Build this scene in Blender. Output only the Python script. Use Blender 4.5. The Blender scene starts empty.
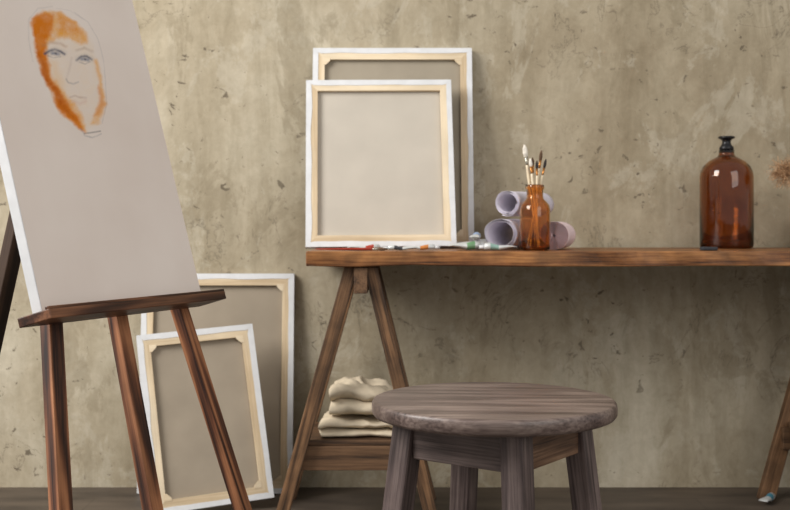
import bpy, bmesh, math, random
import numpy as np
from mathutils import Vector, Matrix, noise
random.seed(7)
scene = bpy.context.scene
scene.view_settings.view_transform = 'Standard'
COL = scene.collection
R = math.radians
CAMZ = 0.82
TT = 0.750   # table top height

# ------------------------------------------------------------------ helpers
def lin(c):
    return tuple(((v/255)/12.92 if v/255 <= 0.04045 else ((v/255+0.055)/1.055)**2.4) for v in c)
def rgba(c): return (*lin(c), 1.0)

def new_mat(name):
    m = bpy.data.materials.new(name); m.use_nodes = True
    nt = m.node_tree
    b = nt.nodes['Principled BSDF']
    return m, nt, b

def plain(name, c, rough=0.6, metal=0.0, spec=0.4, var=0.08, scale=30, bump=0.0, bscale=200):
    m, nt, b = new_mat(name)
    tc = nt.nodes.new('ShaderNodeTexCoord')
    n = nt.nodes.new('ShaderNodeTexNoise'); n.inputs['Scale'].default_value = scale; n.inputs['Detail'].default_value = 4
    r = nt.nodes.new('ShaderNodeValToRGB')
    l = lin(c)
    r.color_ramp.elements[0].position = 0.3; r.color_ramp.elements[1].position = 0.7
    r.color_ramp.elements[0].color = (*[max(0, v*(1-var*2)) for v in l], 1)
    r.color_ramp.elements[1].color = (*[min(1, v*(1+var)) for v in l], 1)
    nt.links.new(tc.outputs['Object'], n.inputs['Vector'])
    nt.links.new(n.outputs['Fac'], r.inputs['Fac'])
    nt.links.new(r.outputs['Color'], b.inputs['Base Color'])
    b.inputs['Roughness'].default_value = rough; b.inputs['Metallic'].default_value = metal
    b.inputs['Specular IOR Level'].default_value = spec
    if bump > 0:
        n2 = nt.nodes.new('ShaderNodeTexNoise'); n2.inputs['Scale'].default_value = bscale
        bp = nt.nodes.new('ShaderNodeBump'); bp.inputs['Strength'].default_value = bump; bp.inputs['Distance'].default_value = 0.002
        nt.links.new(tc.outputs['Object'], n2.inputs['Vector'])
        nt.links.new(n2.outputs['Fac'], bp.inputs['Height']); nt.links.new(bp.outputs['Normal'], b.inputs['Normal'])
    return m

def wood(name, dark, mid, light, axis='Z', rings=9.0, freq=9.0, rough=0.5, stretch=0.12, spec=0.4, bump=0.25, fine=0.35, fscale=260, patch=0.72, pscale=6, e0=.12, e1=.85):
    """grain runs along the object's local axis"""
    m, nt, b = new_mat(name)
    N = nt.nodes.new; L = nt.links.new
    tc = N('ShaderNodeTexCoord')
    oi = N('ShaderNodeObjectInfo')
    add = N('ShaderNodeVectorMath'); add.operation = 'ADD'
    sc = N('ShaderNodeMath'); sc.operation = 'MULTIPLY'; sc.inputs[1].default_value = 13.0
    L(oi.outputs['Random'], sc.inputs[0]); L(tc.outputs['Object'], add.inputs[0]); L(sc.outputs[0], add.inputs[1])
    mp = N('ShaderNodeMapping')
    s = {'X': (stretch, 1, 1), 'Y': (1, stretch, 1), 'Z': (1, 1, stretch)}[axis]
    mp.inputs['Scale'].default_value = s
    L(add.outputs[0], mp.inputs['Vector'])
    n1 = N('ShaderNodeTexNoise'); n1.inputs['Scale'].default_value = freq; n1.inputs['Detail'].default_value = 1.5
    n1.inputs['Roughness'].default_value = 0.4
    L(mp.outputs[0], n1.inputs['Vector'])
    mul = N('ShaderNodeMath'); mul.operation = 'MULTIPLY'; mul.inputs[1].default_value = rings*6.283
    L(n1.outputs['Fac'], mul.inputs[0])
    sn = N('ShaderNodeMath'); sn.operation = 'SINE'; L(mul.outputs[0], sn.inputs[0])
    ma = N('ShaderNodeMath'); ma.operation = 'MULTIPLY_ADD'; ma.inputs[1].default_value = 0.5; ma.inputs[2].default_value = 0.5
    L(sn.outputs[0], ma.inputs[0])
    mp2 = N('ShaderNodeMapping')
    s2 = {'X': (0.03, 1, 1), 'Y': (1, 0.03, 1), 'Z': (1, 1, 0.03)}[axis]
    mp2.inputs['Scale'].default_value = s2
    L(add.outputs[0], mp2.inputs['Vector'])
    n2 = N('ShaderNodeTexNoise'); n2.inputs['Scale'].default_value = fscale; n2.inputs['Detail'].default_value = 4; n2.inputs['Roughness'].default_value = .65
    L(mp2.outputs[0], n2.inputs['Vector'])
    st = N('ShaderNodeMapRange'); st.inputs['From Min'].default_value = .32; st.inputs['From Max'].default_value = .68
    L(n2.outputs['Fac'], st.inputs['Value'])
    mix = N('ShaderNodeMix'); mix.data_type = 'FLOAT'; mix.inputs['Factor'].default_value = fine
    L(ma.outputs[0], mix.inputs[2]); L(st.outputs[0], mix.inputs[3])
    r = N('ShaderNodeValToRGB'); e = r.color_ramp.elements
    e[0].position = e0; e[0].color = rgba(dark); e[1].position = e1; e[1].color = rgba(light)
    x = e.new((e0+e1)/2-.05); x.color = rgba(mid)
    L(mix.outputs[0], r.inputs['Fac'])
    n3 = N('ShaderNodeTexNoise'); n3.inputs['Scale'].default_value = pscale; n3.inputs['Detail'].default_value = 5
    L(add.outputs[0], n3.inputs['Vector'])
    r3 = N('ShaderNodeValToRGB'); r3.color_ramp.elements[0].position = 0.35; r3.color_ramp.elements[1].position = 0.65
    r3.color_ramp.elements[0].color = (patch, patch, patch, 1); r3.color_ramp.elements[1].color = (1.1, 1.1, 1.1, 1)
    L(n3.outputs['Fac'], r3.inputs['Fac'])
    mm = N('ShaderNodeMix'); mm.data_type = 'RGBA'; mm.blend_type = 'MULTIPLY'; mm.inputs['Factor'].default_value = 1
    L(r.outputs['Color'], mm.inputs[6]); L(r3.outputs['Color'], mm.inputs[7])
    L(mm.outputs[2], b.inputs['Base Color'])
    bp = N('ShaderNodeBump'); bp.inputs['Strength'].default_value = bump; bp.inputs['Distance'].default_value = 0.001
    L(mix.outputs[0], bp.inputs['Height']); L(bp.outputs['Normal'], b.inputs['Normal'])
    b.inputs['Roughness'].default_value = rough; b.inputs['Specular IOR Level'].default_value = spec
    return m

def mesh_obj(name, bm_or_me, mat=None, smooth=False):
    if isinstance(bm_or_me, bmesh.types.BMesh):
        me = bpy.data.meshes.new(name); bmesh.ops.recalc_face_normals(bm_or_me, faces=bm_or_me.faces)
        bm_or_me.to_mesh(me); bm_or_me.free()
    else:
        me = bm_or_me
    o = bpy.data.objects.new(name, me); COL.objects.link(o)
    if mat:
        for mm in (mat if isinstance(mat, (list, tuple)) else [mat]): me.materials.append(mm)
    if smooth:
        for p in me.polygons: p.use_smooth = True
    return o

def empty(name, M=None, label=None, category=None):
    o = bpy.data.objects.new(name, None); COL.objects.link(o); o.empty_display_size = 0.05
    if M is not None: o.matrix_basis = M
    if label: o['label'] = label
    if category: o['category'] = category
    return o

WM = {}
def place(o, M, parent=None):
    WM[o.name] = M.copy()
    if parent is not None:
        o.parent = parent
        pm = WM.get(parent.name, parent.matrix_basis)
        o.matrix_basis = pm.inverted() @ M
    else:
        o.matrix_basis = M
    return o
def root(name, M, label, category, group=None):
    o = empty(name, M, label, category); WM[o.name] = M.copy()
    if group: o['group'] = group
    return o
def T(x, y, z): return Matrix.Translation((x, y, z))
def Rt(a, ax): return Matrix.Rotation(R(a), 4, ax)

def bm_box(x0, x1, y0, y1, z0, z1, bev=0.0, seg=2):
    bm = bmesh.new(); bmesh.ops.create_cube(bm, size=1)
    for v in bm.verts:
        v.co = Vector((x0+(v.co.x+.5)*(x1-x0), y0+(v.co.y+.5)*(y1-y0), z0+(v.co.z+.5)*(z1-z0)))
    if bev > 0:
        bmesh.ops.bevel(bm, geom=bm.edges[:], offset=bev, segments=seg, profile=0.5, affect='EDGES', clamp_overlap=True)
    return bm

def dirmat(p0, p1, xref):
    z = (p1-p0).normalized(); x = (xref - z*xref.dot(z)).normalized(); y = z.cross(x)
    M = Matrix((x, y, z)).transposed().to_4x4(); M.translation = p0
    return M

def beam(name, p0, p1, w, d, mat, parent, xref=Vector((1, 0, 0)), bev=0.002, cuts=(), w1=None, d1=None):
    p0, p1 = Vector(p0), Vector(p1)
    M = dirmat(p0, p1, Vector(xref)); L = (p1-p0).length
    bm = bm_box(-w/2, w/2, -d/2, d/2, 0, L)
    if w1 or d1:
        for v in bm.verts:
            if v.co.z > L/2:
                v.co.x *= (w1 or w)/w; v.co.y *= (d1 or d)/d
    Mi = M.inverted(); R3 = Mi.to_3x3()
    for co, no in cuts:
        g = bm.verts[:]+bm.edges[:]+bm.faces[:]
        res = bmesh.ops.bisect_plane(bm, geom=g, plane_co=Mi@Vector(co), plane_no=(R3@Vector(no)).normalized(), clear_outer=True)
        ed = [e for e in res['geom_cut'] if isinstance(e, bmesh.types.BMEdge)]
        if ed: bmesh.ops.holes_fill(bm, edges=bm.edges[:], sides=0)
    if bev > 0:
        bmesh.ops.bevel(bm, geom=bm.edges[:], offset=bev, segments=2, profile=0.5, affect='EDGES', clamp_overlap=True)
    o = mesh_obj(name, bm, mat)
    return place(o, M, parent)

def lathe(name, prof, mat, seg=48, smooth=True, close=False):
    bm = bmesh.new(); rings = []
    for r, z in prof:
        if r < 1e-6: rings.append([bm.verts.new((0, 0, z))])
        else: rings.append([bm.verts.new((r*math.cos(2*math.pi*i/seg), r*math.sin(2*math.pi*i/seg), z)) for i in range(seg)])
    n = len(rings)
    for k in range(n if close else n-1):
        a, b = rings[k], rings[(k+1) % n]
        for i in range(seg):
            j = (i+1) % seg
            if len(a) == 1 and len(b) == 1: continue
            if len(a) == 1: bm.faces.new((a[0], b[i], b[j]))
            elif len(b) == 1: bm.faces.new((a[i], a[j], b[0]))
            else: bm.faces.new((a[i], a[j], b[j], b[i]))
    return mesh_obj(name, bm, mat, smooth)

def finish_smooth(o, ang=35):
    for p in o.data.polygons: p.use_smooth = True
    me = o.data
    bm = bmesh.new(); bm.from_mesh(me)
    for e in bm.edges:
        if len(e.link_faces) == 2 and e.calc_face_angle(0) > R(ang): e.smooth = False
    bm.to_mesh(me); bm.free()

# ------------------------------------------------------------------ materials
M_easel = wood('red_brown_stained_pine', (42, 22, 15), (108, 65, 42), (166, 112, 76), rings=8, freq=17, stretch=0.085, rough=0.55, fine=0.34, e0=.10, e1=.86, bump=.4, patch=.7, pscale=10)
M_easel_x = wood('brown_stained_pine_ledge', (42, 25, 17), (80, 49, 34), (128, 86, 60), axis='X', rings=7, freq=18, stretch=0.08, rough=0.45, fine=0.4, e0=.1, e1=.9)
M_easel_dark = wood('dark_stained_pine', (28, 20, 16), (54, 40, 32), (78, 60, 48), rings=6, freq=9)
M_table = wood('honey_brown_table_board', (68, 40, 21), (132, 84, 46), (178, 124, 74), axis='X', rings=6, freq=12, stretch=0.07, rough=0.42, fine=0.6, patch=.55, pscale=14, fscale=180)
M_trestle = wood('brown_trestle_wood', (54, 38, 25), (100, 72, 48), (136, 101, 70), rings=5, freq=14, rough=0.6, fine=0.6, stretch=.06, pscale=14, patch=.6)
M_trestle_x = wood('brown_trestle_rail_wood', (50, 35, 23), (90, 65, 44), (118, 88, 62), axis='X', rings=5, freq=14, rough=0.6, fine=0.6, stretch=.06)
M_trestle_y = wood('brown_trestle_beam_wood', (50, 35, 23), (90, 65, 44), (118, 88, 62), axis='Y', rings=5, freq=14, rough=0.6, fine=0.6, stretch=.06)
M_stool_top = wood('brown_mauve_worn_seat_wood', (60, 47, 44), (103, 87, 81), (144, 127, 118), axis='X', rings=4, freq=16, stretch=0.06, rough=0.38, fine=0.66, spec=0.5, fscale=230, patch=.74, pscale=9, bump=.15, e0=.08, e1=.95)
M_stool_leg = wood('brown_mauve_leg_wood', (56, 45, 43), (90, 76, 73), (124, 109, 104), axis='Z', rings=4, freq=20, stretch=0.08, rough=0.5, fine=0.7, fscale=230, patch=.75, pscale=14, bump=.2, e0=.08, e1=.95)
M_stool_apron = wood('brown_mauve_apron_wood', (54, 43, 41), (86, 73, 69), (118, 103, 98), axis='X', rings=4, freq=20, stretch=0.08, rough=0.5, fine=0.7, fscale=230, patch=.75, pscale=14, bump=.2, e0=.08, e1=.95)
M_stool_warm = wood('bare_warm_apron_wood', (62, 43, 32), (108, 80, 60), (144, 113, 88), axis='X', rings=5, freq=18, stretch=0.08, rough=0.5, fine=0.7, fscale=230, patch=.7, pscale=14, bump=.2, e0=.1, e1=.95)
M_bar = wood('pale_stretcher_pine', (194, 171, 138), (212, 192, 160), (226, 209, 180), axis='X', rings=4, freq=10, stretch=0.06, rough=0.65, fine=0.4, bump=0.1, patch=.9)
M_white = plain('white_primed_canvas_edge', (218, 219, 220), 0.75, var=0.04, bump=0.15, bscale=900)
M_linenA = plain('pale_grey_linen', (194, 186, 173), 0.95, var=0.03, scale=9, bump=0.3, bscale=1100, spec=0.1)
M_linen = plain('grey_beige_raw_linen', (162, 152, 135), 0.95, var=0.05, scale=9, bump=0.3, bscale=1100, spec=0.1)
M_linen2 = plain('taupe_raw_linen', (160, 148, 131), 0.95, var=0.05, scale=9, bump=0.3, bscale=1100, spec=0.1)
M_cloth = plain('cream_linen_cloth', (206, 192, 168), 0.95, var=0.1, scale=25, bump=0.5, bscale=120, spec=0.1)
M_black = plain('black_plastic', (22, 22, 24), 0.35)
M_metal = plain('brushed_ferrule_metal', (190, 185, 170), 0.3, metal=0.9)
M_bronze = plain('copper_ferrule_metal', (190, 130, 70), 0.3, metal=0.9)

def glass_mat(name, c, rough=0.03, ior=1.4):
    m, nt, b = new_mat(name)
    tc = nt.nodes.new('ShaderNodeTexCoord'); n = nt.nodes.new('ShaderNodeTexNoise'); n.inputs['Scale'].default_value = 12
    r = nt.nodes.new('ShaderNodeValToRGB')
    r.color_ramp.elements[0].color = (*[v*0.94 for v in c], 1); r.color_ramp.elements[1].color = (*c, 1)
    nt.links.new(tc.outputs['Object'], n.inputs['Vector']); nt.links.new(n.outputs['Fac'], r.inputs['Fac']); nt.links.new(r.outputs['Color'], b.inputs['Base Color'])
    b.inputs['Transmission Weight'].default_value = 1.0; b.inputs['Roughness'].default_value = rough; b.inputs['IOR'].default_value = ior
    b.inputs['Specular IOR Level'].default_value = .6
    return m
M_glass = glass_mat('dark_amber_glass', (.58, .28, .10), .03, 1.52)
M_glass2 = glass_mat('light_amber_glass', (.88, .50, .20), .03, 1.45)

# ------------------------------------------------------------------ room
def wall_mat():
    m, nt, b = new_mat('aged_beige_plaster'); N = nt.nodes.new; L = nt.links.new
    tc = N('ShaderNodeTexCoord')
    def nz(scale, detail, mpscale=(1, 1, 1), rough=0.55, dist=0.0, loc=(0, 0, 0)):
        mp = N('ShaderNodeMapping'); mp.inputs['Scale'].default_value = mpscale; mp.inputs['Location'].default_value = loc
        L(tc.outputs['Object'], mp.inputs['Vector'])
        n = N('ShaderNodeTexNoise'); n.inputs['Scale'].default_value = scale; n.inputs['Detail'].default_value = detail
        n.inputs['Roughness'].default_value = rough; n.inputs['Distortion'].default_value = dist
        L(mp.outputs[0], n.inputs['Vector']); return n.outputs['Fac']
    def ramp(f, els):
        r = N('ShaderNodeValToRGB'); e = r.color_ramp.elements
        e[0].position, e[0].color = els[0][0], els[0][1]; e[1].position, e[1].color = els[-1][0], els[-1][1]
        for p, c in els[1:-1]:
            x = e.new(p); x.color = c
        L(f, r.inputs['Fac']); return r.outputs['Color']
    def mix(a, bb, fac, mode='MIX'):
        x = N('ShaderNodeMix'); x.data_type = 'RGBA'; x.blend_type = mode
        if isinstance(fac, float): x.inputs['Factor'].default_value = fac
        else: L(fac, x.inputs['Factor'])
        L(a, x.inputs[6]); L(bb, x.inputs[7]); return x.outputs[2]
    def g(v): return (v, v, v, 1)
    def fac(col, k):
        sep = N('ShaderNodeSeparateColor'); L(col, sep.inputs[0])
        mf = N('ShaderNodeMath'); mf.operation = 'MULTIPLY'; mf.inputs[1].default_value = k; L(sep.outputs[0], mf.inputs[0]); return mf.outputs[0]
    def const(c):
        q = N('ShaderNodeRGB'); q.outputs[0].default_value = rgba(c); return q.outputs[0]
    big = nz(2.0, 8, (1.1, 1, 0.65), 0.62, 0.4)
    base = ramp(big, [(0.32, rgba((148, 135, 112))), (0.44, rgba((167, 155, 132))), (0.56, rgba((177, 166, 144))), (0.68, rgba((192, 183, 163)))])
    st = ramp(nz(4.6, 9, (1.6, 1, 0.22), 0.66, 0.5), [(0.36, (0.78, 0.765, 0.73, 1)), (0.5, g(1)), (0.64, (1.08, 1.08, 1.09, 1))])
    c = mix(base, st, 0.72, 'MULTIPLY')
    st2 = ramp(nz(14, 7, (1.6, 1, 0.18), 0.62, 0.5, (2, 0, 3)), [(0.35, (0.90, 0.89, 0.87, 1)), (0.6, (1.04, 1.04, 1.04, 1))])
    c = mix(c, st2, 0.5, 'MULTIPLY')
    c = mix(c, const((196, 188, 170)), fac(ramp(nz(3.6, 13, (1.3, 1, 0.8), 0.72, 0.6, (3, 0, 9)), [(0.535, g(0)), (0.575, g(1))]), .36))
    c = mix(c, const((140, 128, 105)), fac(ramp(nz(4.4, 13, (1.3, 1, 0.6), 0.72, 0.8, (13, 0, 1)), [(0.55, g(0)), (0.595, g(1))]), .42))
    c = mix(c, ramp(nz(24, 9, (1, 1, 0.85), 0.75, 0.5), [(0.35, (0.84, 0.83, 0.80, 1)), (0.65, g(1.08))]), 0.8, 'MULTIPLY')
    pit = nz(24, 6, (1, 1, 1.2), 0.65, 0.8, (9, 0, 2)); zone = ramp(nz(2.2, 4, (1, 1, 1), .5, 0, (5, 0, 5)), [(0.40, g(0.0)), (0.54, g(1))])
    pm = ramp(pit, [(0.345, g(1)), (0.375, g(0))])
    c = mix(c, const((98, 88, 73)), fac(mix(pm, zone, 1.0, 'MULTIPLY'), .85))
    cr = nz(3.0, 9, (1, 1, 0.8), 0.6, 1.5, (1, 0, 4))
    line = ramp(cr, [(0.494, g(0)), (0.5, g(1)), (0.506, g(0))])
    zone2 = ramp(nz(3.0, 3, (1, 1, 1), .5, 0, (8, 0, 1)), [(0.48, g(0)), (0.58, g(1))])
    c = mix(c, const((96, 86, 71)), fac(mix(line, zone2, 1.0, 'MULTIPLY'), .6))
    L(c, b.inputs['Base Color']); b.inputs['Roughness'].default_value = 0.85; b.inputs['Specular IOR Level'].default_value = 0.25
    bp = N('ShaderNodeBump'); bp.inputs['Strength'].default_value = 0.25; bp.inputs['Distance'].default_value = 0.008
    L(nz(16, 8, (1, 1, 1), .65, .5), bp.inputs['Height']); L(bp.outputs['Normal'], b.inputs['Normal'])
    return m
w = mesh_obj('wall_back', bm_box(-4, 4.5, 0, 0.15, 0, 3.2), wall_mat()); w['kind'] = 'structure'

def floor_mat():
    m, nt, b = new_mat('dark_brown_floor'); N = nt.nodes.new; L = nt.links.new
    tc = N('ShaderNodeTexCoord'); mp = N('ShaderNodeMapping'); mp.inputs['Scale'].default_value = (0.25, 1, 1)
    L(tc.outputs['Object'], mp.inputs['Vector'])
    n = N('ShaderNodeTexNoise'); n.inputs['Scale'].default_value = 12; n.inputs['Detail'].default_value = 8; L(mp.outputs[0], n.inputs['Vector'])
    r = N('ShaderNodeValToRGB'); e = r.color_ramp.elements
    e[0].position = 0.3; e[0].color = rgba((56, 48, 41)); e[1].position = 0.7; e[1].color = rgba((98, 86, 74))
    L(n.outputs['Fac'], r.inputs['Fac'])
    br = N('ShaderNodeTexBrick'); br.inputs['Scale'].default_value = 1; br.inputs['Brick Width'].default_value = 1.8; br.inputs['Row Height'].default_value = 0.14
    br.inputs['Mortar Size'].default_value = 0.003; br.inputs['Mortar Smooth'].default_value = 1.0
    br.inputs['Color1'].default_value = (1, 1, 1, 1); br.inputs['Color2'].default_value = (0.86, 0.86, 0.86, 1); br.inputs['Mortar'].default_value = (0.55, 0.55, 0.55, 1)
    L(tc.outputs['Object'], br.inputs['Vector'])
    x = N('ShaderNodeMix'); x.data_type = 'RGBA'; x.blend_type = 'MULTIPLY'; x.inputs['Factor'].default_value = 1
    L(r.outputs['Color'], x.inputs[6]); L(br.outputs['Color'], x.inputs[7]); L(x.outputs[2], b.inputs['Base Color'])
    b.inputs['Roughness'].default_value = 0.55
    return m
f = mesh_obj('floor', bm_box(-4, 4.5, -5, 0.15, -0.1, 0), floor_mat()); f['kind'] = 'structure'

# ------------------------------------------------------------------ stretched canvases seen from the back
def prism(pts, y0, y1):
    bm = bmesh.new()
    a = [bm.verts.new((p[0], y0, p[1])) for p in pts]; b = [bm.verts.new((p[0], y1, p[1])) for p in pts]
    bm.faces.new(a); bm.faces.new(b[::-1]); n = len(pts)
    for i in range(n): bm.faces.new((a[i], b[i], b[(i+1) % n], a[(i+1) % n]))
    return bm

def back_canvas(w, h, M, label, linen, barw=0.0365, fold=0.0165, th=0.019, gus=0.017):
    rt = root('stretched_canvas', M, label, 'canvas')
    hw = w/2
    bm = bmesh.new()
    def add(bx, mi):
        me = bpy.data.meshes.new('t'); bx.to_mesh(me); bx.free()
        k = len(bm.faces); bm.from_mesh(me); bpy.data.meshes.remove(me)
        bm.faces.ensure_lookup_table()
        for q in bm.faces[k:]: q.material_index = mi
    add(bm_box(-hw+.0015, hw-.0015, th-.006, th-.001, .0015, h-.0015), 1)
    add(bm_box(-hw, hw, th-.001, th, 0, h), 0)
    add(bm_box(-hw, -hw+.0015, 0, th, 0, h), 0); add(bm_box(hw-.0015, hw, 0, th, 0, h), 0)
    add(bm_box(-hw, hw, 0, th, 0, .0015), 0); add(bm_box(-hw, hw, 0, th, h-.0015, h), 0)
    def strip(p0, p1, inward, k):
        n = 36; p0 = Vector(p0); p1 = Vector(p1); inw = Vector(inward)
        prev = None
        for i in range(n+1):
            q = p0.lerp(p1, i/n); ww = fold*(1+0.22*noise.noise(Vector((q.x*14+M.translation.x*9+k, q.y*14, 3.3))))
            ww = min(ww, i/n*(p1-p0).length+.0005, (1-i/n)*(p1-p0).length+.0005)
            a = bm.verts.new((q.x, -.0012, q.y)); b_ = bm.verts.new((q.x+inw.x*ww, -.0012, q.y+inw.y*ww))
            if prev:
                fc = bm.faces.new((prev[0], a, b_, prev[1])); fc.material_index = 0
            prev = (a, b_)
    strip((-hw, 0), (-hw, h), (1, 0), 0); strip((hw, 0), (hw, h), (-1, 0), 1); strip((-hw, 0), (hw, 0), (0, 1), 2); strip((-hw, h), (hw, h), (0, -1), 3)
    o = mesh_obj('canvas_cloth', bm, [M_white, linen]); place(o, M, rt)
    def bar(L, Mloc):
        e = .0016
        b2 = prism([(-L/2+e, e), (L/2-e, e), (L/2-barw, barw), (-L/2+barw, barw)], -.0002, th-.008)
        o = mesh_obj('stretcher_bar', b2, M_bar); place(o, M @ Mloc, rt)
    bar(w, T(0, 0, 0)); bar(w, T(0, 0, h) @ Rt(180, 'Y')); bar(h, T(-hw, 0, h/2) @ Rt(90, 'Y')); bar(h, T(hw, 0, h/2) @ Rt(-90, 'Y'))
    if gus > 0:
        for sx in (-1, 1):
            for (z, sz) in ((0, 1), (h, -1)):
                b3 = prism([(-sx*a_, sz*c_) for a_, c_ in [(-.004, -.004), (gus, -.004), (gus, .004), (.004, gus), (-.004, gus)]], -.001, .005)
                o = mesh_obj('corner_wedge', b3, M_bar)
                place(o, M @ T(sx*(hw-barw), 0, z+sz*barw), rt)
    return rt

def lean_M(xb, yb, zb, yaw, lean, tilt=0, w=0):
    lift = abs(math.sin(R(tilt)))*w/2 + .019*math.sin(R(lean))
    return T(xb, yb, zb+lift+.0008) @ Rt(yaw, 'Z') @ Rt(-lean, 'X') @ Rt(tilt, 'Y')

back_canvas(0.493, 0.625, lean_M(-0.008, -0.130, TT, 0, 10.0), 'large white-edged canvas turned to the wall, leaning on plaster above table', M_linen)
back_canvas(0.440, 0.522, lean_M(-0.040, -0.235, TT, 2, 15.5, -.5, .438), 'smaller white-edged canvas showing raw linen back, standing on the table', M_linenA, barw=.0345, gus=.0)
back_canvas(0.472, 0.670, lean_M(-0.549, -0.092, 0, 0, 6.0), 'tall reversed canvas with brown linen back leaning against wall on floor', M_linen2)
back_canvas(0.342, 0.515, lean_M(-0.512, -0.308, 0, 16, 17.5, -4.5, 0.342), 'small reversed canvas with corner wedges standing on floor before taller canvas', M_linen2)

# ------------------------------------------------------------------ work table
tb = root('trestle_table', T(0.63, -0.27, 0), 'long brown wooden trestle table standing against the plaster wall', 'table')
bm = bm_box(-0.87, 0.87, -0.24, 0.24, -0.04, 0)
bmesh.ops.subdivide_edges(bm, edges=[e for e in bm.edges if abs((e.verts[0].co-e.verts[1].co).x) > .5], cuts=60)
for v in bm.verts:
    if v.co.y < 0: v.co.y += .004*noise.noise(Vector((v.co.x*9, v.co.z*30, 0)))
    if v.co.z < -.01: v.co.z += .004*noise.noise(Vector((v.co.x*6, 7, v.co.y)))
bmesh.ops.bevel(bm, geom=[e for e in bm.edges if e.is_manifold and e.calc_face_angle(0) > 1], offset=.003, segments=2, profile=.5, affect='EDGES')
o = mesh_obj('table_top', bm, M_table); place(o, T(0.632, -0.262, TT), tb)
YF, YB = -.455, -.140
def trestle(ax, lw=.036):
    t = mesh_obj('trestle', bm_box(-.018, .018, -.20, .17, -.07, 0, 0.002), M_trestle_y)
    place(t, T(ax, -.29, TT-.0440), tb)
    top = TT-.0440
    for y in (YF, YB):
        for s in (-1, 1):
            beam('leg', (ax+s*(0.232 if s < 0 else .205), y, -.03), (ax+s*0.018, y, top+.03), lw, .030, M_trestle, t,
                 cuts=[((0, 0, 0), (0, 0, -1)), ((0, 0, top), (0, 0, 1))])
        yy = y + (.021 if y < -.3 else -.021)
        o = mesh_obj('crossbar', bm_box(-.182, .165, -.011, .011, -.033, .033, 0.002), M_trestle_x); place(o, T(ax, yy, .185), t)
    o = mesh_obj('shelf', bm_box(-.165, .145, -.14, .14, 0, .014, 0.002), M_trestle_x); place(o, T(ax, (YF+YB)/2, .2185), t)
trestle(-0.092); trestle(1.335, .046)

# ------------------------------------------------------------------ folded cloths on trestle shelf
def put_cloth(bm, M, label, sub=0):
    mz = min(v.co.z for v in bm.verts)
    for v in bm.verts: v.co.z -= mz
    hz = max(v.co.z for v in bm.verts)
    o = mesh_obj('folded_cloth', bm, M_cloth, True)
    o['label'] = label; o['category'] = 'cloth'; o['group'] = 'folded cloths on the trestle shelf'
    place(o, M); return hz
def folded(wd, dp, M, label, seed, layers=3, gap=.0135, th=.0095, wrk=1.0, dome=0.0):
    path = []
    for k in range(layers):
        z = k*gap; xs = np.linspace(-1, 1, 40)*(wd/2-gap/2)
        if k % 2: xs = xs[::-1]
        path += [(x, z) for x in xs]
        if k < layers-1:
            sgn = 1 if k % 2 == 0 else -1
            for a in np.linspace(-80, 80, 10):
                path.append((sgn*((wd/2-gap/2)+gap/2*math.cos(R(a))), z+gap/2+gap/2*math.sin(R(a))))
    n = len(path); outer = []; inner = []
    for i, p in enumerate(path):
        a = Vector(path[max(i-1, 0)]); c = Vector(path[min(i+1, n-1)]); d = (c-a).normalized(); nn = Vector((-d.y, d.x))*th/2
        outer.append(Vector(p)+nn); inner.append(Vector(p)-nn)
    loop = outer+inner[::-1]
    ny = 28; bm = bmesh.new(); rows = []
    for j in range(ny+1):
        t = j/ny; y = (t-.5)*dp; row = []
        e_ = min(j, ny-j); pinch = [.22, .58, .82, .94][e_] if e_ < 4 else 1.0
        for i, p in enumerate(loop):
            cpt = path[i] if i < n else path[2*n-1-i]
            q = Vector((cpt[0]+(p.x-cpt[0])*pinch, y, cpt[1]+(p.y-cpt[1])*pinch))
            xr_ = abs(q.x)/(wd/2); edge = max(0, xr_-.55)*2.2
            lay = (q.z/gap+.5)/layers
            wr = noise.noise(Vector((q.x*16+seed, q.y*8, 2+q.z*9)))*.011 + (1-abs(noise.noise(Vector((q.x*22+q.y*12+seed, q.y*14, 5+q.z*12)))*2.5))*.005
            q.z += wrk*wr*lay - .012*edge*edge*lay + dome*(1-min(1, xr_)**2)*lay
            q.x += .014*noise.noise(Vector((q.x*12+seed, q.y*7, q.z*25)))
            q.y += .020*noise.noise(Vector((q.x*14, seed, q.z*30)))
            row.append(bm.verts.new(q))
        rows.append(row)
    m_ = len(loop)
    for j in range(ny):
        for i in range(m_): bm.faces.new((rows[j][i], rows[j][(i+1) % m_], rows[j+1][(i+1) % m_], rows[j+1][i]))
    for row in (rows[0], rows[-1]):
        for i in range(n-1):
            bm.faces.new((row[i], row[i+1], row[m_-2-i], row[m_-1-i]))
    for v in bm.verts:
        if v.co.z < -th/2: v.co.z = -th/2
    return put_cloth(bm, M, label)
cz = .2330
h1 = folded(.232, .23, T(-.100, -.300, cz), 'cream folded linen cloth lying at bottom of the pile', 1, 2, .024, .022, 1.0)
cz += h1+.0004
folded(.200, .21, T(-.092, -.302, cz) @ Rt(-4, 'Z'), 'rumpled cream folded cloth lying on top of the pile', 6, 2, .031, .031, 1.9, .014)

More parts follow.
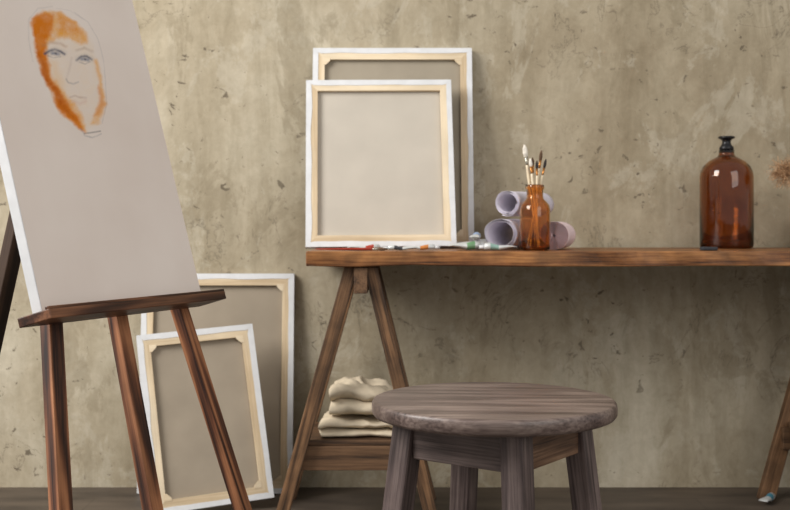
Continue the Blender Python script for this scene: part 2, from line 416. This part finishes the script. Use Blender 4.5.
# ------------------------------------------------------------------ bottles
bx, by = 0.988, -0.16
b = lathe('glass_bottle', [(0, .004), (.05, .002), (.068, 0), (.0755, .004), (.078, .012), (.078, .212), (.076, .226), (.069, .243), (.055, .258), (.036, .269), (.026, .274), (.0225, .280), (.0225, .292),
                          (.019, .292), (.019, .280), (.030, .267), (.050, .254), (.065, .240), (.0725, .225), (.0745, .212), (.0745, .014), (.066, .006), (0, .008)], M_glass, 64)
b['label'] = 'large dark amber glass apothecary bottle with black top standing on table'; b['category'] = 'bottle'
place(b, T(bx, by, TT+.0005))
q = lathe('bottle_stopper', [(0, 0), (.0185, 0), (.0185, .009), (.0215, .010), (.0205, .018), (.015, .024), (.0125, .031), (.0125, .036), (.016, .041), (.0235, .044), (.0245, .047), (.0225, .050), (0, .051)], M_black, 32)
place(q, T(bx, by, TT+.284), b)

sx_, sy_ = 0.383, -0.425
s = lathe('brush_bottle', [(0, .003), (.034, 0), (.040, .004), (.0415, .010), (.0415, .112), (.039, .124), (.031, .134), (.0245, .140), (.0225, .147), (.0225, .165), (.0255, .168), (.0255, .178), (.0225, .180),
                          (.0205, .178), (.0202, .147), (.023, .138), (.029, .131), (.0365, .122), (.039, .111), (.039, .012), (.036, .006), (0, .006)], M_glass2, 56)
s['label'] = 'small amber glass bottle holding paintbrushes near the table edge'; s['category'] = 'bottle'
place(s, T(sx_, sy_, TT+.0005))

def brush(M, label, L, rh, handle, ferr, brist, bl, bw, flat=False, group='paintbrushes in the amber bottle'):
    rt = lathe('paintbrush', [(0, 0), (rh*.35, .002), (rh*.7, L*.3), (rh, L*.78), (rh*.9, L*.88), (rh*.75, L*.92), (0, L*.92)], handle, 14)
    rt['label'] = label; rt['category'] = 'paintbrush'; rt['group'] = group
    place(rt, M)
    q = lathe('ferrule', [(0, L*.91), (rh*.8, L*.91), (rh*.85, L*.93), (rh*.8, L*.94), (bw*.9, L), (0, L)], ferr, 16); place(q, M, rt)
    q = lathe('bristles', [(0, L-.002), (bw*.9, L), (bw*1.15, L+bl*.35), (bw*.95, L+bl*.7), (bw*.25, L+bl), (0, L+bl)], brist, 16)
    if flat:
        for v in q.data.vertices: v.co.y *= .45
    place(q, M, rt)
Hl = plain('pale_cream_brush_handle', (236, 220, 190), .4)
Bw = plain('white_bristles', (240, 232, 218), .8, scale=120); Bb = plain('brown_bristles', (96, 72, 52), .8, scale=120); Bk = plain('dark_bristles', (46, 40, 38), .8, scale=120)
for (f0, m0, L, rh, hm, fm, bm_, bl, bw, lb) in [
    ((.010, .006), (-.0125, .001), .250, .0046, Hl, M_metal, Bw, .034, .0062, 'pale-handled paintbrush with wide white bristles in amber bottle'),
    ((.010, -.018), (-.006, -.0135), .222, .0040, Hl, M_bronze, Bw, .022, .0042, 'slim cream-handled paintbrush with cream bristles in amber bottle'),
    ((-.010, .018), (.0075, .0105), .240, .0038, Hl, M_bronze, Bb, .028, .0042, 'pale-handled paintbrush with brown bristles in amber bottle'),
    ((.004, -.028), (.0045, -.0125), .216, .0036, Hl, M_bronze, Bk, .022, .0036, 'thin pale-handled paintbrush with dark bristles in amber bottle'),
    ((.004, .028), (-.002, .0145), .226, .0036, Hl, M_bronze, Bb, .022, .0036, 'light paintbrush with copper ferrule in amber bottle'),
    ((-.022, -.008), (.0130, -.003), .222, .0034, Hl, M_bronze, Bk, .026, .0036, 'cream paintbrush with dark bristles leaning in amber bottle')]:
    p0 = Vector((sx_+f0[0], sy_+f0[1], TT+.009)); p1 = Vector((sx_+m0[0], sy_+m0[1], TT+.17))
    brush(dirmat(p0, p1, Vector((1, 0, 0))), lb, L, rh, hm, fm, bm_, bl, bw, True)

# ------------------------------------------------------------------ paper rolls
M_paper = plain('lilac_white_paper', (216, 211, 222), .8, var=.05, scale=6)
M_paper2 = plain('pale_pinkish_lilac_paper', (244, 222, 226), .8, var=.04, scale=6)
def roll(r, L, M, label, mat, turns=3.2, gap=.0045, squash=.96, seed=0, flare=0.0, n=150):
    pts = []
    for i in range(n+1):
        t = i/n; a = t*turns*2*math.pi; rr = r - gap*t*turns
        rr *= 1+.06*noise.noise(Vector((math.cos(a)*1.3+seed, math.sin(a)*1.3, t)))*min(1, t*6)
        pts.append((rr*math.cos(a-2.0)*1.04, rr*math.sin(a-2.0)*squash, t))
    bm = bmesh.new(); ra = []
    for k in range(13):
        y = L*k/12
        ra.append([bm.verts.new((p[0]*(1+.02*math.sin(k*.8+seed)), y+(.005*math.sin(i*.09+seed)-flare*p[2])*(k in (0, 12)), p[1]*(1+.012*math.sin(k*.9+i*.1)))) for i, p in enumerate(pts)])
    for k in range(12):
        for i in range(n): bm.faces.new((ra[k][i], ra[k][i+1], ra[k+1][i+1], ra[k+1][i]))
    o = mesh_obj('paper_roll', bm, mat, True)
    md = o.modifiers.new('t', 'SOLIDIFY'); md.thickness = .0008; md.offset = -1
    o['label'] = label; o['category'] = 'paper roll'; o['group'] = 'paper rolls on the table'
    place(o, M)
roll(.046, .25, T(.292, -.385, TT+.0460) @ Rt(-24, 'Z'), 'pale lilac rolled paper lying on table beside amber bottle', M_paper, 2.6, .0042, .96, 1)
roll(.041, .16, T(.442, -.375, TT+.0410) @ Rt(-16, 'Z'), 'pinkish rolled paper lying on table behind amber bottle', M_paper2, 12.0, .0030, .96, 5, .006, 420)
roll(.041, .22, T(.312, -.365, TT+.1315) @ Rt(-34, 'Z'), 'loosely rolled lilac paper resting on another paper roll', M_paper, 2.3, .005, .9, 9)

# ------------------------------------------------------------------ paint tubes
def tube(M, col, L=.10, r=.011, label='', cap=None, group='paint tubes on the table'):
    bm = bmesh.new(); seg = 20; rings = []
    for t in [0, .04, .1, .3, .55, .8, .97]:
        k = min(1, t/.75); rx = r*(1.25-.25*k); rz = max(.0009, r*k**.8)
        rings.append([bm.verts.new((t*L, rx*math.cos(2*math.pi*i/seg), rz*math.sin(2*math.pi*i/seg)+.002*math.sin(t*9))) for i in range(seg)])
    rings.append([bm.verts.new((L, r*.5*math.cos(2*math.pi*i/seg), r*.5*math.sin(2*math.pi*i/seg))) for i in range(seg)])
    for a, b_ in zip(rings, rings[1:]):
        for i in range(seg): bm.faces.new((a[i], a[(i+1) % seg], b_[(i+1) % seg], b_[i]))
    bm.faces.new(rings[0]); bm.faces.new(rings[-1])
    for fc in bm.faces:
        c = fc.calc_center_median().x/L
        fc.material_index = 1 if .45 < c < .75 else 0
    o = mesh_obj('paint_tube', bm, [M_tube, plain('paint_tube_band', col, .4)], True)
    o['label'] = label; o['category'] = 'paint tube'; o['group'] = group
    place(o, M)
    q = lathe('tube_cap', [(0, 0), (r*.55, 0), (r*.62, .002), (r*.5, .013), (0, .013)], cap or M_white, 16); place(q, M @ T(L, 0, 0) @ Rt(90, 'Y'), o)
M_tube = plain('white_tube_metal', (205, 208, 206), .35, metal=.2)
for x, y, a, c, r_, lb in [(-.13, -.425, 12, (170, 60, 40), .007, 'white paint tube with red band lying on table'),
                       (.07, -.455, 178, (60, 60, 64), .006, 'white paint tube with dark band lying on table'),
                       (.02, -.415, -4, (190, 120, 60), .007, 'white paint tube with orange band lying on table'),
                       (.145, -.455, 10, (110, 150, 110), .012, 'white paint tube with green band lying on table'),
                       (.330, -.47, 174, (130, 160, 150), .009, 'white paint tube with grey-green band lying on table'),
                       (.165, -.395, 8, (210, 205, 210), .014, 'plain white paint tube lying on table')]:
    tube(T(x, y, TT+r_+.0016) @ Rt(a, 'Z'), c, L=.09, r=r_, label=lb)
tube(T(.215, -.46, TT+.038) @ Rt(80, 'Z'), (150, 170, 200), L=.075, label='white paint tube with blue band lying across others')
tube(T(1.075, -.225, .0138) @ Rt(50, 'Z'), (70, 130, 150), L=.07, label='white and blue paint tube lying on floor beside table leg', group='paint tubes on the floor')
brush(T(-.215, -.462, TT+.0050) @ Rt(90, 'Y'), 'red-brown paintbrush lying flat on the table', .17, .004, plain('red_brush_handle', (150, 50, 34), .3), M_metal, Bb, .025, .004, False, 'paintbrushes on the table')
o = mesh_obj('eraser', bm_box(-.022, .022, -.012, .012, 0, .010, .003), plain('dark_grey_rubber', (52, 54, 58), .7)); o['label'] = 'small dark grey eraser block lying on table'; o['category'] = 'eraser'
place(o, T(.855, -.44, TT+.0005) @ Rt(8, 'Z'))

# ------------------------------------------------------------------ vase with dried grasses
vx, vy = 1.33, -.2
v = lathe('vase', [(0, .003), (.04, 0), (.05, .01), (.062, .05), (.06, .09), (.04, .13), (.027, .15), (.028, .165), (.032, .17), (.027, .168), (.023, .15), (.035, .13), (.054, .09), (.056, .05), (.044, .014), (0, .01)], plain('cream_ceramic', (190, 176, 154), .5), 40)
v['label'] = 'cream ceramic vase holding dried grasses on table'; v['category'] = 'vase'; place(v, T(vx, vy, TT+.0005))
M_dry = plain('dry_beige_brown_seed_heads', (204, 168, 130), .9, scale=60, var=.2); M_stem = plain('dry_stem', (150, 120, 82), .8)
def grass(tip, seed, label, off, big=1.0):
    rnd = random.Random(seed)
    p0 = Vector((vx+off[0], vy+off[1], TT+.03)); p2 = Vector(tip); pm = Vector((vx+off[0]*1.2, vy+off[1]*1.2, TT+.17))
    p1 = Vector((vx+(p2.x-vx)*.15, vy+off[1], TT+.05+(p2.z-TT)*.95))
    def bez(t): return p0*(1-t)**3+pm*3*t*(1-t)**2+p1*3*t*t*(1-t)+p2*t**3
    bm = bmesh.new(); prev = None
    for i in range(25):
        c = bez(i/24); rg = [bm.verts.new(c-p0+Vector((.0014*math.cos(k*2.094), .0014*math.sin(k*2.094), 0))) for k in range(3)]
        if prev:
            for k in range(3): bm.faces.new((prev[k], prev[(k+1) % 3], rg[(k+1) % 3], rg[k]))
        prev = rg
    o = mesh_obj('dried_grass', bm, M_stem); o['label'] = label; o['category'] = 'dried flower'; o['group'] = 'dried grasses in the vase'
    place(o, T(*p0))
    bm = bmesh.new()
    ctr = bez(.93)
    for i in range(300):
        d = Vector((rnd.gauss(0, 1), rnd.gauss(0, 1), rnd.gauss(0, 1))).normalized()
        ln = big*rnd.uniform(.024, .056); st_ = bez(.84+.14*rnd.random())
        tipb = ctr + d*ln
        segs = 7; prev = None
        for k in range(segs+1):
            t = k/segs; c = st_.lerp(tipb, t)+Vector((0, 0, -.006*t*t))
            if k >= 2:
                for _ in range(4):
                    hd = Vector((rnd.gauss(0, 1), rnd.gauss(0, 1), rnd.gauss(0, 1))).normalized()*rnd.uniform(.003, .008)
                    sd = hd.cross(Vector((.3, .2, 1))).normalized()*.0007
                    bm.faces.new([bm.verts.new(q-p0) for q in (c-sd, c+sd, c+hd)])
            s2 = d.cross(Vector((0, 1, .2))).normalized()*.0005
            pr = (bm.verts.new(c+s2-p0), bm.verts.new(c-s2-p0))
            if prev: bm.faces.new((prev[0], prev[1], pr[1], pr[0]))
            prev = pr
    h = mesh_obj('seed_head', bm, M_dry); place(h, T(*p0), o)
grass((1.095, -.25, .970), 1, 'drooping dried brown grass head leaning out of the vase', (-.012, -.006), 1.0)
grass((1.27, -.15, 1.13), 2, 'dried brown grass head standing in the vase', (-.002, .012), 1.0)
grass((1.42, -.23, 1.12), 3, 'tall dried brown grass head standing in the vase', (.012, -.004))

# ------------------------------------------------------------------ stool
SC = Vector((0.148, -1.78, 0)); SH = .5585
st = root('round_stool', T(*SC), 'round worn grey-brown wooden stool with four splayed legs', 'stool')
sr = .183; th = .024
prof = [(0, -th), (sr-.008, -th), (sr-.003, -th+.002), (sr-.0003, -th+.006), (sr, -.008), (sr-.0006, -.004), (sr-.0025, -.001), (sr-.005, 0), (sr*.8, .0003), (sr*.5, 0), (0, 0)]
o = lathe('seat', prof, M_stool_top, 128)
for v in o.data.vertices:
    r_ = math.hypot(v.co.x, v.co.y)
    if r_ > sr*.9:
        a = math.atan2(v.co.y, v.co.x); k = 1+.003*noise.noise(Vector((math.cos(a)*3, math.sin(a)*3, v.co.z*10)))
        v.co.x *= k; v.co.y *= k
finish_smooth(o, 50); place(o, T(SC.x, SC.y, SH) @ Rt(-4, 'Z'), st)
tops = []
UB = SH-th-.0005
for k in range(4):
    a = R(-90+9+k*90)
    if k == 2: a += R(5)
    d = Vector((math.cos(a), math.sin(a), 0))
    pt = SC + d*.128 + Vector((0, 0, UB)); pb = SC + d*.196
    tang = Vector((-d.y, d.x, 0))
    ext = (pb-pt).normalized()
    xr = (d+tang).normalized()
    beam('leg', pb+ext*.03, pt-ext*.02, .035, .035, M_stool_leg, st, xref=xr, bev=.003, cuts=[((0, 0, 0), (0, 0, -1)), ((0, 0, UB), (0, 0, 1))])
    tops.append((d, tang))
for k in range(4):
    d0 = tops[k][0]; d1 = tops[(k+1) % 4][0]
    z = UB-.029
    rr = .128 + .068*(.029/.52)
    a = SC+d0*rr; c = SC+d1*rr; mid = (a+c)/2; u = (c-a).normalized(); L = (c-a).length-.034
    ang = math.atan2(u.y, u.x)
    o = mesh_obj('apron', bm_box(-L/2, L/2, -.010, .010, -.0285, .0285, .002), M_stool_warm if k == 0 else M_stool_apron); place(o, T(mid.x, mid.y, z) @ Matrix.Rotation(ang, 4, 'Z'), st)
    if k == 0: o['label'] = 'bare warm brown wooden apron board'

# ------------------------------------------------------------------ easel
F = T(-.530, -1.78, .688) @ Rt(66.2, 'Z') @ Rt(-15.7, 'X')
def E(u, y, t): return F @ Vector((u, y, t))
es = root('easel', T(-.50, -1.50, 0), 'reddish-brown stained pine easel holding a portrait canvas', 'easel')
xe = F.to_3x3() @ Vector((1, 0, 0))
fl = [((0, 0, 0), (0, 0, -1))]
beam('leg', E(-.125, .034, -.77), E(.192, .034, .58), .030, .020, M_easel, es, xref=xe, cuts=fl, bev=.001)
beam('mast', E(.165, .034, -.78), E(.262, .034, .72), .030, .020, M_easel, es, xref=xe, cuts=fl, bev=.001)
beam('leg', E(.494, .034, -.77), E(.316, .034, .58), .030, .020, M_easel, es, xref=xe, cuts=fl, bev=.001)
o = mesh_obj('ledge', bm_box(-.030, .442, -.040, .023, -.016, -.001, .0015), M_easel_x); place(o, F, es)
o = mesh_obj('ledge_lip', bm_box(-.030, .442, -.0395, -.032, -.0015, .003, .001), M_easel_x); place(o, F, es)
o = mesh_obj('top_crossbar', bm_box(.15, .36, .046, .066, .50, .54, .002), M_easel_x); place(o, F, es)
H = E(.26, .062, .50)
nb = Vector((-math.sin(R(66.2)), math.cos(R(66.2)), 0))
ft = Vector((H.x, H.y, 0)) + nb*.325
dn = (ft-H).normalized()
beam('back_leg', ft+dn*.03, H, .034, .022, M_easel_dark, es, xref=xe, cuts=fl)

# portrait canvas
CW, CH = .425, .68
pc = root('portrait_canvas', F, 'tall white canvas with unfinished orange watercolour face, resting on easel', 'canvas')
o = mesh_obj('stretched_cloth', bm_box(0, CW, 0.0006, .020, 0, CH, .0015), M_white); place(o, F, pc)
us = sorted(set(list(np.linspace(0.0008, .04, 6))+list(np.arange(.045, .335, .0010))+list(np.linspace(.34, CW-.0008, 10))))
ts = sorted(set(list(np.linspace(0.0008, .20, 14))+list(np.arange(.205, .60, .0010))+list(np.linspace(.605, CH-.0008, 6))))
U, Tt = np.meshgrid(us, ts)
nU, nT = len(us), len(ts)
du = U-.189; dt = Tt-.411
SX = 68 + 397*du - 126*dt      # sketch coordinates of the drawn head
SY = 70 + 76*du - 556*dt
def nzf(X, Y, s, o_, octv=3):
    out = np.zeros(X.shape)
    msk = (X > 10) & (X < 125) & (Y > -12) & (Y < 150)
    idx = np.argwhere(msk)
    for i, j in idx: out[i, j] = noise.fractal(Vector((X[i, j]*s, Y[i, j]*s, o_)), .8, 2.0, octv)
    return out
n1 = nzf(SX, SY, .06, 1.0, 4); n2 = nzf(SX, SY, .06, 9.0, 4); n3 = nzf(SX, SY, .14, 4.0, 4); n4_ = nzf(SX, SY, .05, 14.0)
def seg_d(X, Y, a, b_):
    ax, ay = a; bx_, by_ = b_; vx_, vy_ = bx_-ax, by_-ay; l2 = vx_*vx_+vy_*vy_+1e-9
    t = np.clip(((X-ax)*vx_+(Y-ay)*vy_)/l2, 0, 1)
    return np.hypot(X-ax-t*vx_, Y-ay-t*vy_)
def poly_sd(X, Y, P):
    d = np.full(X.shape, 1e9); ins = np.zeros(X.shape, bool)
    for i in range(len(P)):
        a, b_ = P[i], P[(i+1) % len(P)]
        d = np.minimum(d, seg_d(X, Y, a, b_))
        c = ((a[1] > Y) != (b_[1] > Y)) & (X < (b_[0]-a[0])*(Y-a[1])/((b_[1]-a[1]) if b_[1] != a[1] else 1e-9)+a[0])
        ins ^= c
    return np.where(ins, -d, d)
def sm(d, w):
    x = np.clip(.5-d/w, 0, 1); return x*x*(3-2*x)
C = np.zeros(SX.shape+(3,)); A = np.zeros(SX.shape)
def paint(mask, col):
    global C, A
    col = np.array(lin(col)); a = np.clip(mask, 0, 1)
    na = a + A*(1-a)
    safe = np.where(na > 1e-5, na, 1)
    C = (col[None, None, :]*a[..., None] + C*(A*(1-a))[..., None])/safe[..., None]; A = na
XX = SX+n1*2.2; YY = SY+n2*2.2
paint(sm(poly_sd(XX, YY, [(34, 22), (44, 11), (62, 14), (80, 24), (94, 45), (103, 78), (106, 100), (98, 124), (86, 134), (68, 120), (50, 95), (38, 60)]), 5)*(.22+.12*n3), (236, 208, 168))
paint(sm(poly_sd(XX, YY, [(33, 20), (42, 10), (60, 12), (76, 19), (87, 32), (88, 42), (78, 42), (68, 38), (56, 38), (48, 44), (46, 54), (50, 68), (60, 88), (74, 104), (82, 116), (86, 132), (72, 124), (54, 100), (41, 70), (34, 42)]), 5)*(.70+.25*n3), (234, 166, 70))
paint(sm(poly_sd(XX, YY, [(33, 20), (42, 12), (54, 15), (52, 30), (45, 42), (47, 60), (54, 82), (69, 104), (81, 124), (84, 132), (72, 124), (54, 100), (41, 70), (34, 42)]), 5)*(.92+.2*n4_+.1*n3), (216, 122, 22))
paint(sm(poly_sd(XX, YY, [(37, 46), (45, 62), (53, 82), (65, 102), (75, 121), (56, 100), (42, 74)]), 6)*(.65+.3*n3), (184, 88, 12))
paint(sm(poly_sd(XX, YY, [(58, 15), (74, 20), (82, 32), (72, 33), (60, 30)]), 8)*(.48+.2*n3), (222, 136, 40))
paint(sm(poly_sd(XX, YY, [(50, 60), (58, 66), (62, 80), (64, 96), (56, 82)]), 9)*.35, (236, 190, 124))
paint(sm(poly_sd(XX, YY, [(94, 60), (98, 58), (104, 84), (107, 104), (99, 124), (91, 124), (96, 112), (101, 100), (99, 84)]), 5)*(.62+.2*n3), (232, 170, 86))
paint(sm(poly_sd(XX, YY, [(98, 86), (102, 90), (105, 104), (99, 116), (95, 116), (100, 104)]), 5)*.55, (218, 132, 46))
paint(sm(poly_sd(XX, YY, [(66, 50), (74, 52), (78, 66), (82, 78), (80, 94), (70, 94), (66, 74)]), 9)*.5, (230, 216, 204))
def stroke(pts, wd, col, al):
    d = np.full(SX.shape, 1e9)
    for a, b_ in zip(pts, pts[1:]): d = np.minimum(d, seg_d(SX+n1*.6, SY+n2*.6, a, b_))
    paint(np.clip(1-d/wd, 0, 1)*al*(.75+.35*n3), col)
P1 = (136, 136, 142); P2 = (80, 86, 104)
stroke([(47, 53), (55, 50.5), (63, 53)], 5, (146, 146, 152), .45); stroke([(78, 59), (85, 56.5), (91, 58.5)], 5, (146, 146, 152), .45)
stroke([(45, 54), (49, 51), (54, 49.5), (60, 51), (64, 54)], 1.9, P2, .95); stroke([(48, 56), (53, 58), (60, 56.5)], 1.3, P1, .5)
stroke([(52, 53.4), (58, 53.9)], 2.8, (92, 110, 140), .95); stroke([(55, 53.2), (55.4, 53.4)], 1.7, (46, 48, 60), .95)
stroke([(76, 60), (81, 56.5), (87, 56), (92, 59)], 1.9, P2, .95); stroke([(79, 62), (85, 64), (90, 61.5)], 1.3, P1, .5)
stroke([(82, 59.2), (88, 59.7)], 2.8, (92, 110, 140), .95); stroke([(85, 59.2), (85.4, 59.4)], 1.7, (46, 48, 60), .95)
stroke([(43, 46), (50, 43), (60, 43.5), (65, 46)], 2.6, (168, 124, 88), .4); stroke([(76, 50), (84, 47), (93, 51)], 2.6, (164, 136, 116), .4)
stroke([(71, 58), (68.5, 70), (66, 78)], 2.2, (190, 172, 162), .35); stroke([(65.5, 79), (68, 82.5), (73, 84), (78, 82)], 1.5, P1, .5)
stroke([(70, 97), (75, 96), (79, 97.5), (86, 98)], 1.7, (164, 130, 120), .45); stroke([(73, 101), (79, 103.5), (85, 101)], 3, (212, 168, 152), .4)
stroke([(80, 128), (84, 135), (92, 138), (101, 135)], 1.3, P1, .5); stroke([(84, 133), (93, 132.5), (100, 132)], 1.3, (70, 72, 80), .7)
stroke([(74, 10), (88, 20), (99, 38), (105, 60), (107, 84), (107, 106), (102, 124)], 1.1, P1, .28)
stroke([(52, 6), (38, 9), (30, 20), (29, 40), (34, 62)], 1.1, P1, .22); stroke([(56, 8), (70, 9), (82, 16)], 1.0, P1, .18)
verts = [(float(u_), 0.0, float(t_)) for t_ in ts for u_ in us]
faces = [(j*nU+i, j*nU+i+1, (j+1)*nU+i+1, (j+1)*nU+i) for j in range(nT-1) for i in range(nU-1)]
me = bpy.data.meshes.new('portrait'); me.from_pydata(verts, [], faces); me.update()
ca = me.color_attributes.new('paint', 'FLOAT_COLOR', 'POINT')
arr = np.concatenate([C, A[..., None]], axis=2).reshape(-1, 4).astype(np.float32)
ca.data.foreach_set('color', arr.ravel())
m, nt, b = new_mat('painted_canvas_surface')
at = nt.nodes.new('ShaderNodeAttribute'); at.attribute_name = 'paint'
tc = nt.nodes.new('ShaderNodeTexCoord'); nn = nt.nodes.new('ShaderNodeTexNoise'); nn.inputs['Scale'].default_value = 5; nn.inputs['Detail'].default_value = 4
rr = nt.nodes.new('ShaderNodeValToRGB'); rr.color_ramp.elements[0].position = .3; rr.color_ramp.elements[1].position = .7
rr.color_ramp.elements[0].color = rgba((228, 215, 205)); rr.color_ramp.elements[1].color = rgba((236, 225, 216))
mx = nt.nodes.new('ShaderNodeMix'); mx.data_type = 'RGBA'
nt.links.new(tc.outputs['Object'], nn.inputs['Vector']); nt.links.new(nn.outputs['Fac'], rr.inputs['Fac'])
nt.links.new(at.outputs['Alpha'], mx.inputs['Factor']); nt.links.new(rr.outputs['Color'], mx.inputs[6]); nt.links.new(at.outputs['Color'], mx.inputs[7])
nt.links.new(mx.outputs[2], b.inputs['Base Color']); b.inputs['Roughness'].default_value = .8; b.inputs['Specular IOR Level'].default_value = .2
n4 = nt.nodes.new('ShaderNodeTexNoise'); n4.inputs['Scale'].default_value = 700; bp = nt.nodes.new('ShaderNodeBump'); bp.inputs['Strength'].default_value = .15; bp.inputs['Distance'].default_value = .001
nt.links.new(tc.outputs['Object'], n4.inputs['Vector']); nt.links.new(n4.outputs['Fac'], bp.inputs['Height']); nt.links.new(bp.outputs['Normal'], b.inputs['Normal'])
o = mesh_obj('portrait_painting', me, m); o['label'] = 'unfinished orange watercolour and pencil portrait of a face'
place(o, F, pc)

# ------------------------------------------------------------------ light
def area(name, loc, target, size, energy, col, sy=None):
    l = bpy.data.lights.new(name, 'AREA'); l.energy = energy; l.size = size; l.color = col
    if sy: l.shape = 'RECTANGLE'; l.size_y = sy
    o = bpy.data.objects.new(name, l); COL.objects.link(o)
    o.matrix_basis = T(*loc) @ (Vector(target)-Vector(loc)).to_track_quat('-Z', 'Y').to_matrix().to_4x4()
area('window_light', (-2.9, -2.1, 2.9), (0.3, -.3, .7), 1.8, 188, (1.0, .975, .945), 2.2)
area('soft_fill_light', (2.4, -4.6, 2.6), (0, -.8, .7), 2.5, 56, (1.0, .97, .935))  # added weak fill from the right front, no actual lamp of the room
wd = bpy.data.worlds.new('room_ambient'); scene.world = wd; wd.use_nodes = True
bg = wd.node_tree.nodes['Background']; bg.inputs[0].default_value = (1.0, .975, .95, 1); bg.inputs[1].default_value = .50

# ------------------------------------------------------------------ camera
cd = bpy.data.cameras.new('camera'); cam = bpy.data.objects.new('camera', cd); COL.objects.link(cam)
cam.location = (0, -3.43, CAMZ); cam.rotation_euler = (R(90), 0, 0)
cd.lens = 50; cd.sensor_width = 36; cd.shift_y = -30/790
cd.dof.use_dof = True; cd.dof.focus_distance = 1.85; cd.dof.aperture_fstop = 9
scene.camera = cam
